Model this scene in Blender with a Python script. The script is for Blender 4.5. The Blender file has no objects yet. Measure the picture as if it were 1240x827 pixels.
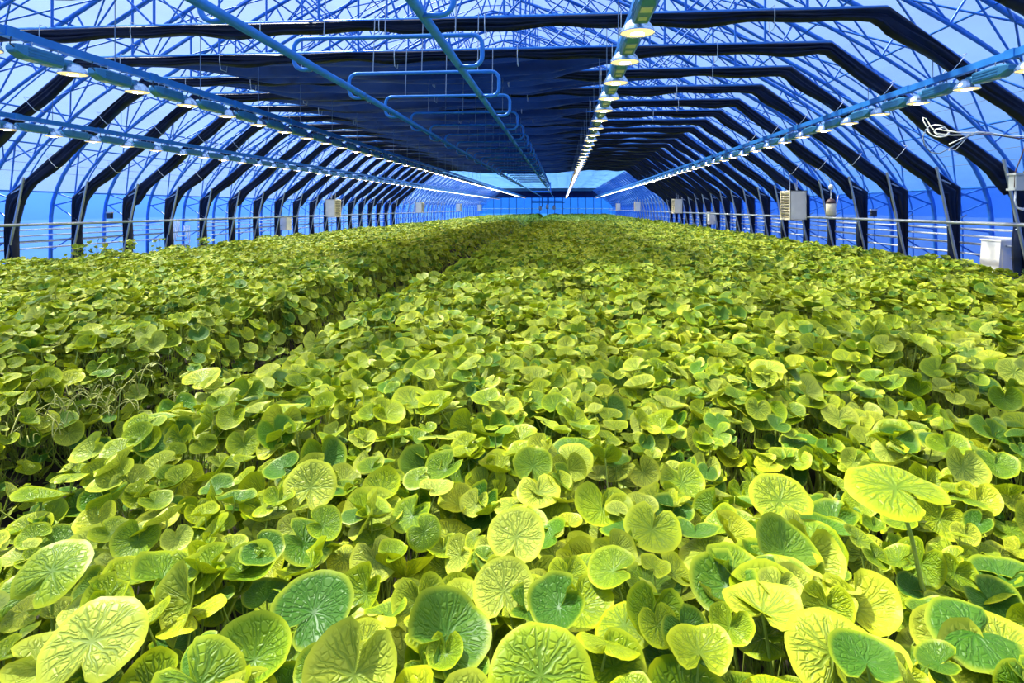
import bpy, math, random
import numpy as np
from mathutils import Vector, Matrix, Euler

random.seed(7)
rng = np.random.default_rng(11)
PI = math.pi
scene = bpy.context.scene
COL = scene.collection
EYE = 1.75                       # eye height; "H" below means height relative to the eye
TH = math.radians(4.67)          # the camera looks a little left of the long axis
FPX = 735.0

# ------------------------------------------------------------------ camera
cam_d = bpy.data.cameras.new('camera')
cam_d.sensor_width = 36.0
cam_d.lens = 36.0 * FPX / 1240.0
cam_d.shift_y = -161.5 / 1240.0
cam_d.clip_start = 0.02
cam_d.clip_end = 600
cam = bpy.data.objects.new('camera', cam_d)
cam.location = (0, 0, EYE)
cam.rotation_euler = (PI / 2, 0, TH)
COL.objects.link(cam)
scene.camera = cam

# ------------------------------------------------------------------ sky
w = bpy.data.worlds.new('sky')
scene.world = w
w.use_nodes = True
nt = w.node_tree
bg = nt.nodes['Background']
tc = nt.nodes.new('ShaderNodeTexCoord')
sx = nt.nodes.new('ShaderNodeSeparateXYZ')
rp = nt.nodes.new('ShaderNodeValToRGB')
nt.links.new(tc.outputs['Generated'], sx.inputs[0])
nt.links.new(sx.outputs['Z'], rp.inputs[0])
nt.links.new(rp.outputs[0], bg.inputs[0])
rp.color_ramp.elements[0].position = 0.0
rp.color_ramp.elements[0].color = (0.10, 0.36, 1.0, 1)
rp.color_ramp.elements[1].position = 0.55
rp.color_ramp.elements[1].color = (0.36, 0.57, 1.0, 1)
bg.inputs[1].default_value = 1.06
LAMP_STRENGTH = 340.0
sun_d = bpy.data.lights.new('sun', 'SUN')
sun_d.energy = 9.5
sun_d.angle = math.radians(3.0)
sun_d.color = (1.0, 0.96, 0.80)
sun = bpy.data.objects.new('sun', sun_d)
sun.rotation_euler = Vector((0.55, -0.30, -1.0)).to_track_quat('-Z', 'Y').to_euler()
COL.objects.link(sun)

scene.cycles.diffuse_bounces = 2
vs = scene.view_settings
vs.view_transform = 'Standard'
vs.look = 'None'
vs.exposure = 0.12
vs.gamma = 1.0
vs.use_curve_mapping = False

# ------------------------------------------------------------------ materials
def srgb(r, g, b):
    f = lambda c: (c / 255 / 12.92) if c <= 10 else ((c / 255 + 0.055) / 1.055) ** 2.4
    return (f(r), f(g), f(b), 1)

def mat(name, col, rough=0.5, metal=0.0, spec=0.5, noise=0.0, nscale=8.0, bump=0.0):
    m = bpy.data.materials.new(name)
    m.use_nodes = True
    t = m.node_tree
    p = t.nodes['Principled BSDF']
    p.inputs['Base Color'].default_value = col
    p.inputs['Roughness'].default_value = rough
    p.inputs['Metallic'].default_value = metal
    p.inputs['Specular IOR Level'].default_value = spec
    if noise or bump:
        co = t.nodes.new('ShaderNodeTexCoord')
        n = t.nodes.new('ShaderNodeTexNoise')
        n.inputs['Scale'].default_value = nscale
        n.inputs['Detail'].default_value = 4
        t.links.new(co.outputs['Object'], n.inputs['Vector'])
        if noise:
            r = t.nodes.new('ShaderNodeValToRGB')
            r.color_ramp.elements[0].position = 0.3
            r.color_ramp.elements[1].position = 0.7
            r.color_ramp.elements[0].color = tuple(max(0, c * (1 - noise)) for c in col[:3]) + (1,)
            r.color_ramp.elements[1].color = tuple(min(1, c * (1 + noise)) for c in col[:3]) + (1,)
            t.links.new(n.outputs['Fac'], r.inputs[0])
            t.links.new(r.outputs[0], p.inputs['Base Color'])
        if bump:
            b = t.nodes.new('ShaderNodeBump')
            b.inputs['Strength'].default_value = bump
            b.inputs['Distance'].default_value = 0.02
            t.links.new(n.outputs['Fac'], b.inputs['Height'])
            t.links.new(b.outputs[0], p.inputs['Normal'])
    return m

def film(name, tint, trans=0.85, diff=(0.7, 0.8, 1, 1), nscale=1.5, vary=0.12):
    """clear plastic sheet: mostly see-through, a little milky"""
    m = bpy.data.materials.new(name)
    m.use_nodes = True
    t = m.node_tree
    t.nodes.clear()
    out = t.nodes.new('ShaderNodeOutputMaterial')
    tr = t.nodes.new('ShaderNodeBsdfTransparent')
    tl = t.nodes.new('ShaderNodeBsdfTranslucent')
    tl.inputs[0].default_value = diff
    gl = t.nodes.new('ShaderNodeBsdfGlossy')
    gl.inputs['Roughness'].default_value = 0.35
    gl.inputs['Color'].default_value = (0.7, 0.8, 1, 1)
    co = t.nodes.new('ShaderNodeTexCoord')
    mp = t.nodes.new('ShaderNodeMapping')
    mp.inputs['Scale'].default_value = (1, 0.35, 1)
    n = t.nodes.new('ShaderNodeTexNoise')
    n.inputs['Scale'].default_value = nscale
    n.inputs['Detail'].default_value = 3
    r = t.nodes.new('ShaderNodeValToRGB')
    r.color_ramp.elements[0].position = 0.35
    r.color_ramp.elements[1].position = 0.68
    r.color_ramp.elements[0].color = tuple(c * (1 - vary) for c in tint[:3]) + (1,)
    r.color_ramp.elements[1].color = tuple(min(1, c * (1 + vary)) for c in tint[:3]) + (1,)
    m1 = t.nodes.new('ShaderNodeMixShader')
    m1.inputs[0].default_value = 1 - trans
    m2 = t.nodes.new('ShaderNodeMixShader')
    m2.inputs[0].default_value = 0.03
    L = t.links.new
    L(co.outputs['Object'], mp.inputs[0]); L(mp.outputs[0], n.inputs['Vector'])
    L(n.outputs['Fac'], r.inputs[0]); L(r.outputs[0], tr.inputs[0])
    L(tr.outputs[0], m1.inputs[1]); L(tl.outputs[0], m1.inputs[2])
    L(m1.outputs[0], m2.inputs[1]); L(gl.outputs[0], m2.inputs[2])
    L(m2.outputs[0], out.inputs[0])
    return m

M = {}
M['roof_film'] = film('roof_film', (0.88, 0.93, 1.0, 1), 0.86)
M['skirt_film'] = film('skirt_film', (0.22, 0.46, 0.96, 1), 0.45, (0.10, 0.30, 0.95, 1), 2.0, 0.14)
M['end_film'] = film('end_film', (0.10, 0.50, 0.95, 1), 0.9, (0.1, 0.4, 1, 1), 2.0, 0.06)
M['screen_film'] = film('screen_film', (0.10, 0.38, 0.80, 1), 0.55, (0.25, 0.6, 1, 1), 3.0, 0.2)
M['blue_lit_steel'] = mat('blue_lit_steel', (0.025, 0.19, 0.72, 1), 0.38, 0.1, 0.5, 0.15, 6)  # grey galvanised steel with the blue light on it put into its colour
M['pipe_steel'] = mat('pipe_steel', (0.04, 0.27, 0.78, 1), 0.32, 0.2, 0.5, 0.12, 5)  # blue light falling on the pipes and beams is mixed into this colour
M['galv'] = mat('galvanised_steel', (0.42, 0.47, 0.55, 1), 0.38, 0.6, 0.5, 0.2, 9)
M['white_pipe'] = mat('white_pipe', (0.80, 0.85, 0.95, 1), 0.35)
M['white_box'] = mat('white_enamel', (0.90, 0.89, 0.87, 1), 0.4, 0, 0.5, 0.05, 4)
M['cream'] = mat('cream_plastic', (0.85, 0.78, 0.62, 1), 0.45)
M['grey_box'] = mat('grey_plastic', (0.50, 0.55, 0.60, 1), 0.45)
M['dark'] = mat('dark_plastic', (0.03, 0.03, 0.035, 1), 0.5)
M['brown'] = mat('brown_plastic', (0.10, 0.05, 0.06, 1), 0.5)
M['lamp_body'] = mat('lamp_housing', (0.06, 0.27, 0.50, 1), 0.35, 0.35, 0.5, 0.1, 7)
M['plate'] = mat('rating_plate', (0.70, 0.72, 0.68, 1), 0.4)
M['reflector'] = mat('spun_aluminium', (0.60, 0.75, 0.92, 1), 0.22, 0.85)
M['soil'] = mat('dark_soil', (0.030, 0.026, 0.018, 1), 0.95, 0, 0.2, 0.6, 3, 0.6)
M['outside'] = mat('outside_ground', (0.22, 0.24, 0.30, 1), 0.9, 0, 0.2, 0.2, 0.4)
M['petiole'] = mat('pale_stalk', (0.36, 0.46, 0.07, 1), 0.45, 0, 0.4, 0.25, 12)
M['wilted'] = mat('wilted_stalk', (0.45, 0.46, 0.12, 1), 0.55, 0, 0.3, 0.3, 10)
def cloth_material():
    m = mat('black_shade_cloth', (0.003, 0.010, 0.045, 1), 0.36, 0, 0.45, 0.5, 4, 0.3)
    t = m.node_tree
    tl = t.nodes.new('ShaderNodeBsdfTranslucent'); tl.inputs[0].default_value = (0.004, 0.020, 0.11, 1)
    ms = t.nodes.new('ShaderNodeMixShader'); ms.inputs[0].default_value = 0.35
    t.links.new(t.nodes['Principled BSDF'].outputs[0], ms.inputs[1]); t.links.new(tl.outputs[0], ms.inputs[2])
    t.links.new(ms.outputs[0], t.nodes['Material Output'].inputs[0])
    return m
M['cloth'] = cloth_material()
M['wire'] = mat('dull_wire', (0.20, 0.28, 0.42, 1), 0.4, 0.4)

def emission(name, col, s):
    m = bpy.data.materials.new(name)
    m.use_nodes = True
    t = m.node_tree
    t.nodes.clear()
    o = t.nodes.new('ShaderNodeOutputMaterial')
    e = t.nodes.new('ShaderNodeEmission')
    e.inputs[0].default_value = col
    e.inputs[1].default_value = s
    t.links.new(e.outputs[0], o.inputs[0])
    return m
M['glow'] = emission('bulb_glow', (1.0, 0.84, 0.48, 1), LAMP_STRENGTH)
M['lens'] = emission('lens_glow', (1.0, 0.74, 0.30, 1), 1.4)

def leaf_material():
    m = bpy.data.materials.new('heart_leaf')
    m.use_nodes = True
    t = m.node_tree
    L = t.links.new
    N = t.nodes.new
    p = t.nodes['Principled BSDF']
    out = t.nodes['Material Output']
    def math_(op, a, b=None, c=None, clamp=False):
        n = N('ShaderNodeMath'); n.operation = op; n.use_clamp = clamp
        for i, v in enumerate((a, b, c)):
            if v is None: continue
            if isinstance(v, (int, float)): n.inputs[i].default_value = v
            else: L(v, n.inputs[i])
        return n.outputs[0]
    def smooth(v, lo, hi):
        n = N('ShaderNodeMapRange'); n.interpolation_type = 'SMOOTHSTEP'
        n.inputs['From Min'].default_value = lo; n.inputs['From Max'].default_value = hi
        L(v, n.inputs['Value'])
        return n.outputs[0]
    def mix(f, a, b):
        n = N('ShaderNodeMix'); n.data_type = 'RGBA'
        if isinstance(f, (int, float)): n.inputs[0].default_value = f
        else: L(f, n.inputs[0])
        for k, v in ((6, a), (7, b)):
            if isinstance(v, tuple): n.inputs[k].default_value = v
            else: L(v, n.inputs[k])
        return n.outputs[2]
    uv = N('ShaderNodeUVMap'); uv.uv_map = 'leaf_uv'
    s = N('ShaderNodeSeparateXYZ'); L(uv.outputs[0], s.inputs[0])
    x = math_('MULTIPLY_ADD', s.outputs[0], 2, -1)
    y = math_('MULTIPLY_ADD', s.outputs[1], 2, -1)
    rho = math_('SQRT', math_('ADD', math_('MULTIPLY', x, x), math_('MULTIPLY', y, y)))
    phi = math_('ARCTAN2', x, y)
    oi = N('ShaderNodeObjectInfo')
    at = N('ShaderNodeAttribute'); at.attribute_name = 'tint'
    rnd = math_('FRACT', math_('ADD', oi.outputs['Random'], at.outputs['Fac']))
    rnd2 = math_('FRACT', math_('MULTIPLY', rnd, 7.31))
    nz = N('ShaderNodeTexNoise'); nz.inputs['Scale'].default_value = 5; nz.noise_dimensions = '3D'
    cv = N('ShaderNodeCombineXYZ'); L(s.outputs[0], cv.inputs[0]); L(s.outputs[1], cv.inputs[1]); L(math_('MULTIPLY', rnd, 40), cv.inputs[2])
    L(cv.outputs[0], nz.inputs['Vector'])
    # main veins fan out from the stalk and fork half way
    wob = math_('MULTIPLY_ADD', nz.outputs['Fac'], 0.9, -0.45)
    def fan(n, off, wid, thin):
        tt = math_('ADD', math_('MULTIPLY_ADD', phi, n / (2 * PI), off), wob)
        d = math_('ABSOLUTE', math_('SUBTRACT', tt, math_('ROUND', tt)))
        d = math_('MULTIPLY', math_('MULTIPLY', d, 2 * PI / n), rho)
        return math_('SUBTRACT', 1, smooth(math_('DIVIDE', d, math_('MULTIPLY_ADD', rho, -thin, wid)), 0.3, 1.4))
    v1 = math_('MAXIMUM', fan(9, 0.0, 0.050, 0.028), math_('MULTIPLY', fan(18, 0.5, 0.030, 0.010), smooth(rho, 0.30, 0.45)))
    vo = N('ShaderNodeTexVoronoi'); vo.feature = 'DISTANCE_TO_EDGE'; vo.inputs['Scale'].default_value = 11.0
    L(cv.outputs[0], vo.inputs['Vector'])
    v2 = math_('SUBTRACT', 1, smooth(vo.outputs['Distance'], 0.0, 0.16))
    v2 = math_('MULTIPLY', v2, 0.75)
    fade = math_('SUBTRACT', 1, smooth(rho, 0.68, 0.97))
    vein = math_('MULTIPLY', math_('MAXIMUM', v1, math_('MULTIPLY', v2, 0.6)), fade)
    # lamina tints
    r = N('ShaderNodeValToRGB'); L(rnd, r.inputs[0])
    e = r.color_ramp.elements
    e[0].position = 0.0; e[0].color = (0.12, 0.28, 0.006, 1)
    e[1].position = 1.0; e[1].color = (0.57, 0.60, 0.010, 1)
    for pos, c in ((0.08, (0.05, 0.16, 0.010, 1)), (0.20, (0.22, 0.35, 0.006, 1)), (0.6, (0.40, 0.48, 0.006, 1)), (0.85, (0.50, 0.56, 0.07, 1))):
        k = e.new(pos); k.color = c
    lam = r.outputs[0]
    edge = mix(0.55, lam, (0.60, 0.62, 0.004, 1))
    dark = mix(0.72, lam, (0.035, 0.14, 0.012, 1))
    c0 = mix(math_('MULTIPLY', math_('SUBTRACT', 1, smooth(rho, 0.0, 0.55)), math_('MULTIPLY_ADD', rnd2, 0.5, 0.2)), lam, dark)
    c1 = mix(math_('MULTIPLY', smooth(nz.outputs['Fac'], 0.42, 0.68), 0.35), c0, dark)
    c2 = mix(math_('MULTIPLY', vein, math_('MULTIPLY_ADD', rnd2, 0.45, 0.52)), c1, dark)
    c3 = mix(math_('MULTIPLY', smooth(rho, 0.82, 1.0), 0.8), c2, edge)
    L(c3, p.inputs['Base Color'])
    p.inputs['Roughness'].default_value = 0.42
    p.inputs['Specular IOR Level'].default_value = 0.28
    b = N('ShaderNodeBump'); b.inputs['Strength'].default_value = 0.6; b.inputs['Distance'].default_value = 0.005
    L(math_('SUBTRACT', 1, math_('MULTIPLY', math_('MAXIMUM', v1, v2), fade)), b.inputs['Height'])
    L(b.outputs[0], p.inputs['Normal'])
    tl = N('ShaderNodeBsdfTranslucent')
    L(mix(0.4, c3, (0.50, 0.58, 0.01, 1)), tl.inputs[0])
    ms = N('ShaderNodeMixShader'); ms.inputs[0].default_value = 0.15
    L(p.outputs[0], ms.inputs[1]); L(tl.outputs[0], ms.inputs[2]); L(ms.outputs[0], out.inputs[0])
    return m
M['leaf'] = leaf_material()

# ------------------------------------------------------------------ mesh helpers
class MB:
    def __init__(s): s.v = []; s.f = []; s.mi = []; s.cur = 0
    def box(s, c, size, rot=None):
        cx, cy, cz = c; hx, hy, hz = (k / 2 for k in size)
        pts = [Vector((sx_ * hx, sy_ * hy, sz_ * hz)) for sx_ in (-1, 1) for sy_ in (-1, 1) for sz_ in (-1, 1)]
        if rot: pts = [rot @ p for p in pts]
        o = len(s.v)
        s.v += [(p.x + cx, p.y + cy, p.z + cz) for p in pts]
        s.add([(0, 1, 3, 2), (4, 6, 7, 5), (0, 4, 5, 1), (2, 3, 7, 6), (0, 2, 6, 4), (1, 5, 7, 3)], o)
        return s
    def add(s, faces, o=0):
        for f in faces:
            s.f.append(tuple(i + o for i in f)); s.mi.append(s.cur)
    def tube(s, pts, r, n=8, caps=True, closed=False):
        pts = [Vector(p) for p in pts]
        o = len(s.v); m = len(pts)
        up = Vector((0.13, 0.21, 0.97)); prev = None
        for i, p in enumerate(pts):
            a = pts[i - 1] if (i > 0 or closed) else p
            b = pts[(i + 1) % m] if (i < m - 1 or closed) else p
            t = (b - a).normalized()
            if prev is None:
                x = t.cross(up)
                if x.length < 1e-3: x = t.cross(Vector((1, 0, 0)))
                x.normalize()
            else:
                x = (prev - t * prev.dot(t)).normalized()
            prev = x
            y = t.cross(x)
            rr = r[i] if isinstance(r, (list, tuple)) else r
            for k in range(n):
                q = p + x * (rr * math.cos(2 * PI * k / n)) + y * (rr * math.sin(2 * PI * k / n))
                s.v.append(tuple(q))
        seg = m if closed else m - 1
        fs = []
        for i in range(seg):
            j = (i + 1) % m
            for k in range(n):
                k2 = (k + 1) % n
                fs.append((i * n + k, i * n + k2, j * n + k2, j * n + k))
        if caps and not closed:
            fs.append(tuple(range(n - 1, -1, -1))); fs.append(tuple((m - 1) * n + k for k in range(n)))
        s.add(fs, o)
        return s
    def lathe(s, prof, n=16, c=(0, 0, 0), cap0=False, cap1=False):
        o = len(s.v); m = len(prof)
        for r, z in prof:
            for k in range(n):
                a = 2 * PI * k / n
                s.v.append((c[0] + r * math.cos(a), c[1] + r * math.sin(a), c[2] + z))
        fs = []
        for i in range(m - 1):
            for k in range(n):
                k2 = (k + 1) % n
                fs.append((i * n + k, i * n + k2, (i + 1) * n + k2, (i + 1) * n + k))
        if cap0: fs.append(tuple(range(n - 1, -1, -1)))
        if cap1: fs.append(tuple((m - 1) * n + k for k in range(n)))
        s.add(fs, o)
        return s
    def loft(s, sections, caps=True):
        o = len(s.v); n = len(sections[0]); m = len(sections)
        for sec in sections: s.v += [tuple(p) for p in sec]
        fs = []
        for i in range(m - 1):
            for k in range(n):
                k2 = (k + 1) % n
                fs.append((i * n + k, i * n + k2, (i + 1) * n + k2, (i + 1) * n + k))
        if caps:
            fs.append(tuple(range(n - 1, -1, -1))); fs.append(tuple((m - 1) * n + k for k in range(n)))
        s.add(fs, o)
        return s
    def grid(s, rows):
        o = len(s.v); n = len(rows[0])
        for r in rows: s.v += [tuple(p) for p in r]
        s.add([(i * n + k, i * n + k + 1, (i + 1) * n + k + 1, (i + 1) * n + k) for i in range(len(rows) - 1) for k in range(n - 1)], o)
        return s
    def mesh(s, name, mats, smooth=False):
        me = bpy.data.meshes.new(name)
        me.from_pydata(s.v, [], s.f)
        for mm in (mats if isinstance(mats, (list, tuple)) else [mats]):
            me.materials.append(M[mm])
        if len(set(s.mi)) > 1: me.polygons.foreach_set('material_index', s.mi)
        if smooth: me.polygons.foreach_set('use_smooth', [True] * len(s.f))
        me.update()
        return me

def obj(name, me, parent=None, loc=None, matrix=None):
    o = bpy.data.objects.new(name, me)
    COL.objects.link(o)
    if parent is not None: o.parent = parent
    if matrix is not None: o.matrix_local = matrix
    elif loc is not None: o.location = loc
    return o
def tag(o, label=None, cat=None, group=None, kind=None):
    if label: o['label'] = label
    if cat: o['category'] = cat
    if group: o['group'] = group
    if kind: o['kind'] = kind
    return o
def empty(name, loc=(0, 0, 0)):
    o = bpy.data.objects.new(name, None)
    o.empty_display_size = 0.1
    COL.objects.link(o)
    o.location = loc
    return o
def copy_tree(o, parent=None):
    c = o.copy(); COL.objects.link(c)
    c.parent = parent
    for ch in o.children: copy_tree(ch, c)
    return c
def P(X, Y, H): return Vector((X, Y, H + EYE))
ORD = ['first', 'second', 'third', 'fourth', 'fifth', 'sixth', 'seventh', 'eighth', 'ninth', 'tenth', 'eleventh', 'twelfth', 'thirteenth', 'fourteenth', 'fifteenth', 'sixteenth', 'seventeenth', 'eighteenth', 'nineteenth', 'twentieth',
       'twenty-first', 'twenty-second', 'twenty-third', 'twenty-fourth', 'twenty-fifth', 'twenty-sixth', 'twenty-seventh', 'twenty-eighth', 'twenty-ninth', 'thirtieth']

_unit = {}
def unit_bar(matname, n=6):
    k = (matname, n)
    if k not in _unit:
        _unit[k] = MB().tube([(0, 0, 0), (0, 0, 1)], 1.0, n).mesh('bar_' + matname, matname, True)
    return _unit[k]
def bar(name, a, b, r, matname, parent):
    a, b = Vector(a), Vector(b)
    d = b - a
    q = d.to_track_quat('Z', 'Y').to_matrix().to_4x4()
    mx = Matrix.Translation(a) @ q @ Matrix.Diagonal((r, r, d.length, 1))
    return obj(name, unit_bar(matname), parent, matrix=mx)

# ------------------------------------------------------------------ the shell
CX = -2.4                       # centre line of the greenhouse
GH = -EYE                       # ground
OUT = [(11.32, GH), (11.32, -0.9), (11.30, -0.1), (11.17, 0.45), (10.87, 1.05), (10.35, 1.72), (9.58, 2.45), (8.52, 3.22),
       (7.0, 4.12), (5.2, 5.18), (3.2, 6.25), (1.5, 7.05), (0.0, 7.5)]
def smooth_path(pts, sub=3):
    out = []
    for i in range(len(pts) - 1):
        p0 = pts[max(i - 1, 0)]; p1 = pts[i]; p2 = pts[i + 1]; p3 = pts[min(i + 2, len(pts) - 1)]
        for k in range(sub):
            t = k / sub
            out.append(tuple(0.5 * (2 * b + (c - a) * t + (2 * a - 5 * b + 4 * c - d) * t * t + (3 * b - a - 3 * c + d) * t ** 3)
                             for a, b, c, d in zip(p0, p1, p2, p3)))
    out.append(pts[-1])
    return out
OUTS = smooth_path(OUT, 3)
_cum = [0.0]
for i in range(1, len(OUTS)):
    _cum.append(_cum[-1] + math.hypot(OUTS[i][0] - OUTS[i - 1][0], OUTS[i][1] - OUTS[i - 1][1]))
ARC = _cum[-1]
def outer(s, off=0.0):
    """point on the half arch at arc length s (from the ground), pushed inwards by off"""
    s = min(max(s, 0), ARC - 1e-6)
    i = max(k for k in range(len(_cum) - 1) if _cum[k] <= s)
    t = (s - _cum[i]) / (_cum[i + 1] - _cum[i])
    a, b = OUTS[i], OUTS[i + 1]
    dx, dy = b[0] - a[0], b[1] - a[1]
    l = math.hypot(dx, dy)
    return (a[0] + dx * t - dy / l * -(-off) if False else a[0] + dx * t - abs(dy) / l * off,
            a[1] + dy * t - abs(dx) / l * off)
Y0, YE = -5.0, 101.0
S_SK = next(_cum[i] for i in range(len(OUTS)) if OUTS[i][1] > 0.42)

gnd = obj('ground', MB().grid([[(-80, -60, -0.06), (80, -60, -0.06)], [(-80, 200, -0.06), (80, 200, -0.06)]]).mesh('ground', 'outside'))
tag(gnd, 'pale bare ground outside the greenhouse film', 'ground', kind='structure')
flo = obj('floor', MB().box((CX, (Y0 + YE) / 2, -0.03), (22.2, YE - Y0, 0.06)).mesh('floor', 'soil'))
tag(flo, 'dark damp soil floor under the plants', 'floor', kind='structure')

def sweep(s0, s1, sgn, n):
    rows = []
    for y in (Y0, YE):
        rows.append([P(CX + sgn * outer(s0 + (s1 - s0) * k / n)[0], y, outer(s0 + (s1 - s0) * k / n)[1]) for k in range(n + 1)])
    return rows
wl = obj('wall_left', MB().grid(sweep(0, S_SK, -1, 6)).mesh('wall_left', 'skirt_film', True))
tag(wl, 'deep blue translucent plastic film wall on the left side', 'wall', kind='structure')
wr = obj('wall_right', MB().grid(sweep(0, S_SK, 1, 6)).mesh('wall_right', 'skirt_film', True))
tag(wr, 'deep blue translucent plastic film wall on the right side', 'wall', kind='structure')
ce = obj('ceiling', MB().grid(sweep(S_SK, ARC, -1, 22)).grid(sweep(S_SK, ARC, 1, 22)).mesh('ceiling', 'roof_film', True))
tag(ce, 'pale blue translucent plastic film roof over steel arches', 'ceiling', kind='structure')

FK = list(range(-1, 49))
def FY(k): return 9.5 + 1.91 * (k - 1)

# purlins and thin hoops belong to the film roof
for sgn in (-1, 1):
    for s, r in ((S_SK, 0.022), (3.6, 0.02), (4.6, 0.022), (5.8, 0.02), (7.2, 0.024), (8.7, 0.02), (10.3, 0.024), (12.2, 0.022), (ARC - 0.6, 0.022)):
        x, h = outer(s, 0.06)
        bar('purlin', P(CX + sgn * x, Y0 + .1, h), P(CX + sgn * x, YE - .1, h), r, 'blue_lit_steel', ce)
    for s in (2.75, 3.0, 3.3, 4.1):
        x, h = outer(s, 0.02)
        bar('film_wire', P(CX + sgn * x, Y0 + .1, h), P(CX + sgn * x, YE - .1, h), 0.005, 'wire', ce)
hoop_pts = []
for i in range(0, 34):
    x, h = outer(ARC * i / 34, 0.03); hoop_pts.append((-x, 0, h))
hoop_pts += [(-p[0], 0, p[2]) for p in reversed(hoop_pts)]
hoop_me = MB().tube(hoop_pts, 0.018, 5).mesh('hoop', 'blue_lit_steel', True)
for k in FK[:34]:
    obj('hoop', hoop_me, ce, (CX, FY(k) + 0.95, EYE))

# ------------------------------------------------------------------ arched frames
TIE_H, KN, EV = 3.0, 7.25, 10.62        # tie height, half length, half distance of posts
def eave_h(sgn): return 0.43 if sgn > 0 else 0.30
arch_pts = []
for i in range(0, 41):
    x, h = outer(ARC * i / 40.5, 0.05); arch_pts.append((-x, 0, h))
arch_pts += [(-p[0], 0, p[2]) for p in reversed(arch_pts)]
arch_me = MB().tube(arch_pts, 0.050, 8).mesh('arch', 'blue_lit_steel', True)
chord_pts = []
for i in range(0, 31):
    x, h = outer(2.0 + (ARC - 2.0) * i / 30.4, 0.62); chord_pts.append((-x, 0, h))
chord_pts += [(-p[0], 0, p[2]) for p in reversed(chord_pts)]
chord_me = MB().tube(chord_pts, 0.034, 6).mesh('lower_chord', 'blue_lit_steel', True)
tie_me = MB().tube([(-KN, 0, TIE_H), (KN, 0, TIE_H)], 0.034, 8).mesh('tie_beam', 'pipe_steel', True)
def web_list():
    out = []
    for sgn in (-1, 1):
        n = 11
        prev = None
        for i in range(n):
            s = 2.2 + (ARC - 2.4) * i / (n - 1)
            a = outer(s, 0.05); b = outer(s, 0.62)
            out.append(((sgn * a[0], 0, a[1]), (sgn * b[0], 0, b[1]), 0.021))
            if prev:
                mid = outer((prev + s) / 2, 0.05)
                pb = outer(prev, 0.62)
                out.append(((sgn * pb[0], 0, pb[1]), (sgn * a[0], 0, a[1]), 0.019))
            prev = s
        # long verticals from the tie up to the roof and the king struts
        for x in (6.1, 4.3, 1.5):
            hh = next(q[1] for q in OUTS[::-1] if q[0] >= x) - 0.05
            out.append(((sgn * x, 0, TIE_H), (sgn * x, 0, hh), 0.022))
        out.append(((sgn * 4.3, 0, TIE_H), (sgn * 6.0, 0, 4.65), 0.018))
        out.append(((sgn * 1.5, 0, TIE_H), (sgn * 4.2, 0, 5.65), 0.018))
        out.append(((sgn * 0.2, 0, TIE_H), (sgn * 1.5, 0, 6.95), 0.018))
        # ties from the inner leg out to the wall arch
        e = eave_h(sgn)
        out.append(((sgn * EV, 0, e - 0.1), (sgn * 11.27, 0, 0.05), 0.02))
        out.append(((sgn * EV, 0, e - 0.55), (sgn * 11.24, 0, 0.15), 0.016))
        out.append(((sgn * EV, 0, -0.75), (sgn * 11.27, 0, -1.15), 0.016))
        out.append(((sgn * EV, 0, -0.42), (sgn * 11.27, 0, -0.5), 0.018))
    return out
WEB = web_list()
def braces(dy):
    out = []
    for sgn in (-1, 1):
        for a, b in ((3.0, 5.4), (5.4, 8.2), (8.2, 11.4), (11.4, 14.2)):
            p = outer(a, 0.09); q = outer(b, 0.09)
            out.append(((sgn * p[0], 0, p[1]), (sgn * q[0], dy, q[1]), 0.018))
            out.append(((sgn * q[0], 0, q[1]), (sgn * p[0], dy, p[1]), 0.018))
    return out
BR = braces(1.91)
web_far = MB()
for a, b, r in WEB + BR: web_far.tube([a, b], r, 4, False)
web_far_me = web_far.mesh('web_bars', 'blue_lit_steel', True)
NEAR = 8
for k in FK:
    y = FY(k)
    f = empty('arch_frame', (CX, y, EYE))
    if k < 1: lab = 'blue-lit steel arch frame with lattice bars passing overhead, nearest the top edge' if k == 0 else 'blue-lit steel arch frame just behind the viewpoint'
    elif k <= 20: lab = f'blue-lit steel arch frame with black curtain and lattice bars, {ORD[k-1]} whole one from the front'
    else: lab = 'slender blue-lit steel arch frame without curtain, in the far end of the greenhouse'
    tag(f, lab, 'frame', 'steel arch frames of the greenhouse')
    obj('arch', arch_me, f); obj('lower_chord', chord_me, f); obj('tie_beam', tie_me, f)
    for sgn in (-1, 1):
        e = eave_h(sgn)
        bar('post', (sgn * EV, 0, GH), (sgn * EV, 0, e), 0.03, 'blue_lit_steel', f)
        bar('rafter', (sgn * EV, 0, e), (sgn * KN, 0, TIE_H), 0.034, 'blue_lit_steel', f)
        if k <= 30:
            bar('strut', (sgn * (EV + 0.02), -0.14, GH), (sgn * (EV - 0.52), -0.14, e + 0.42), 0.032, 'galv', f)
            bar('strut_arm', (sgn * (EV - 0.42), -0.14, e + 0.15), (sgn * (EV + 0.02), -0.02, e - 0.02), 0.02, 'galv', f)
            bar('foot_brace', (sgn * (EV - 0.32), -0.14, -0.38), (sgn * (EV + 0.15), 0, -0.14), 0.014, 'galv', f)
    if k <= NEAR:
        for a, b, r in WEB: bar('web_bar', a, b, r, 'blue_lit_steel', f)
        for a, b, r in BR: bar('cross_brace', a, b, r, 'blue_lit_steel', f)
    else:
        tag(obj('web_bars', web_far_me, f), kind='stuff')

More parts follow.
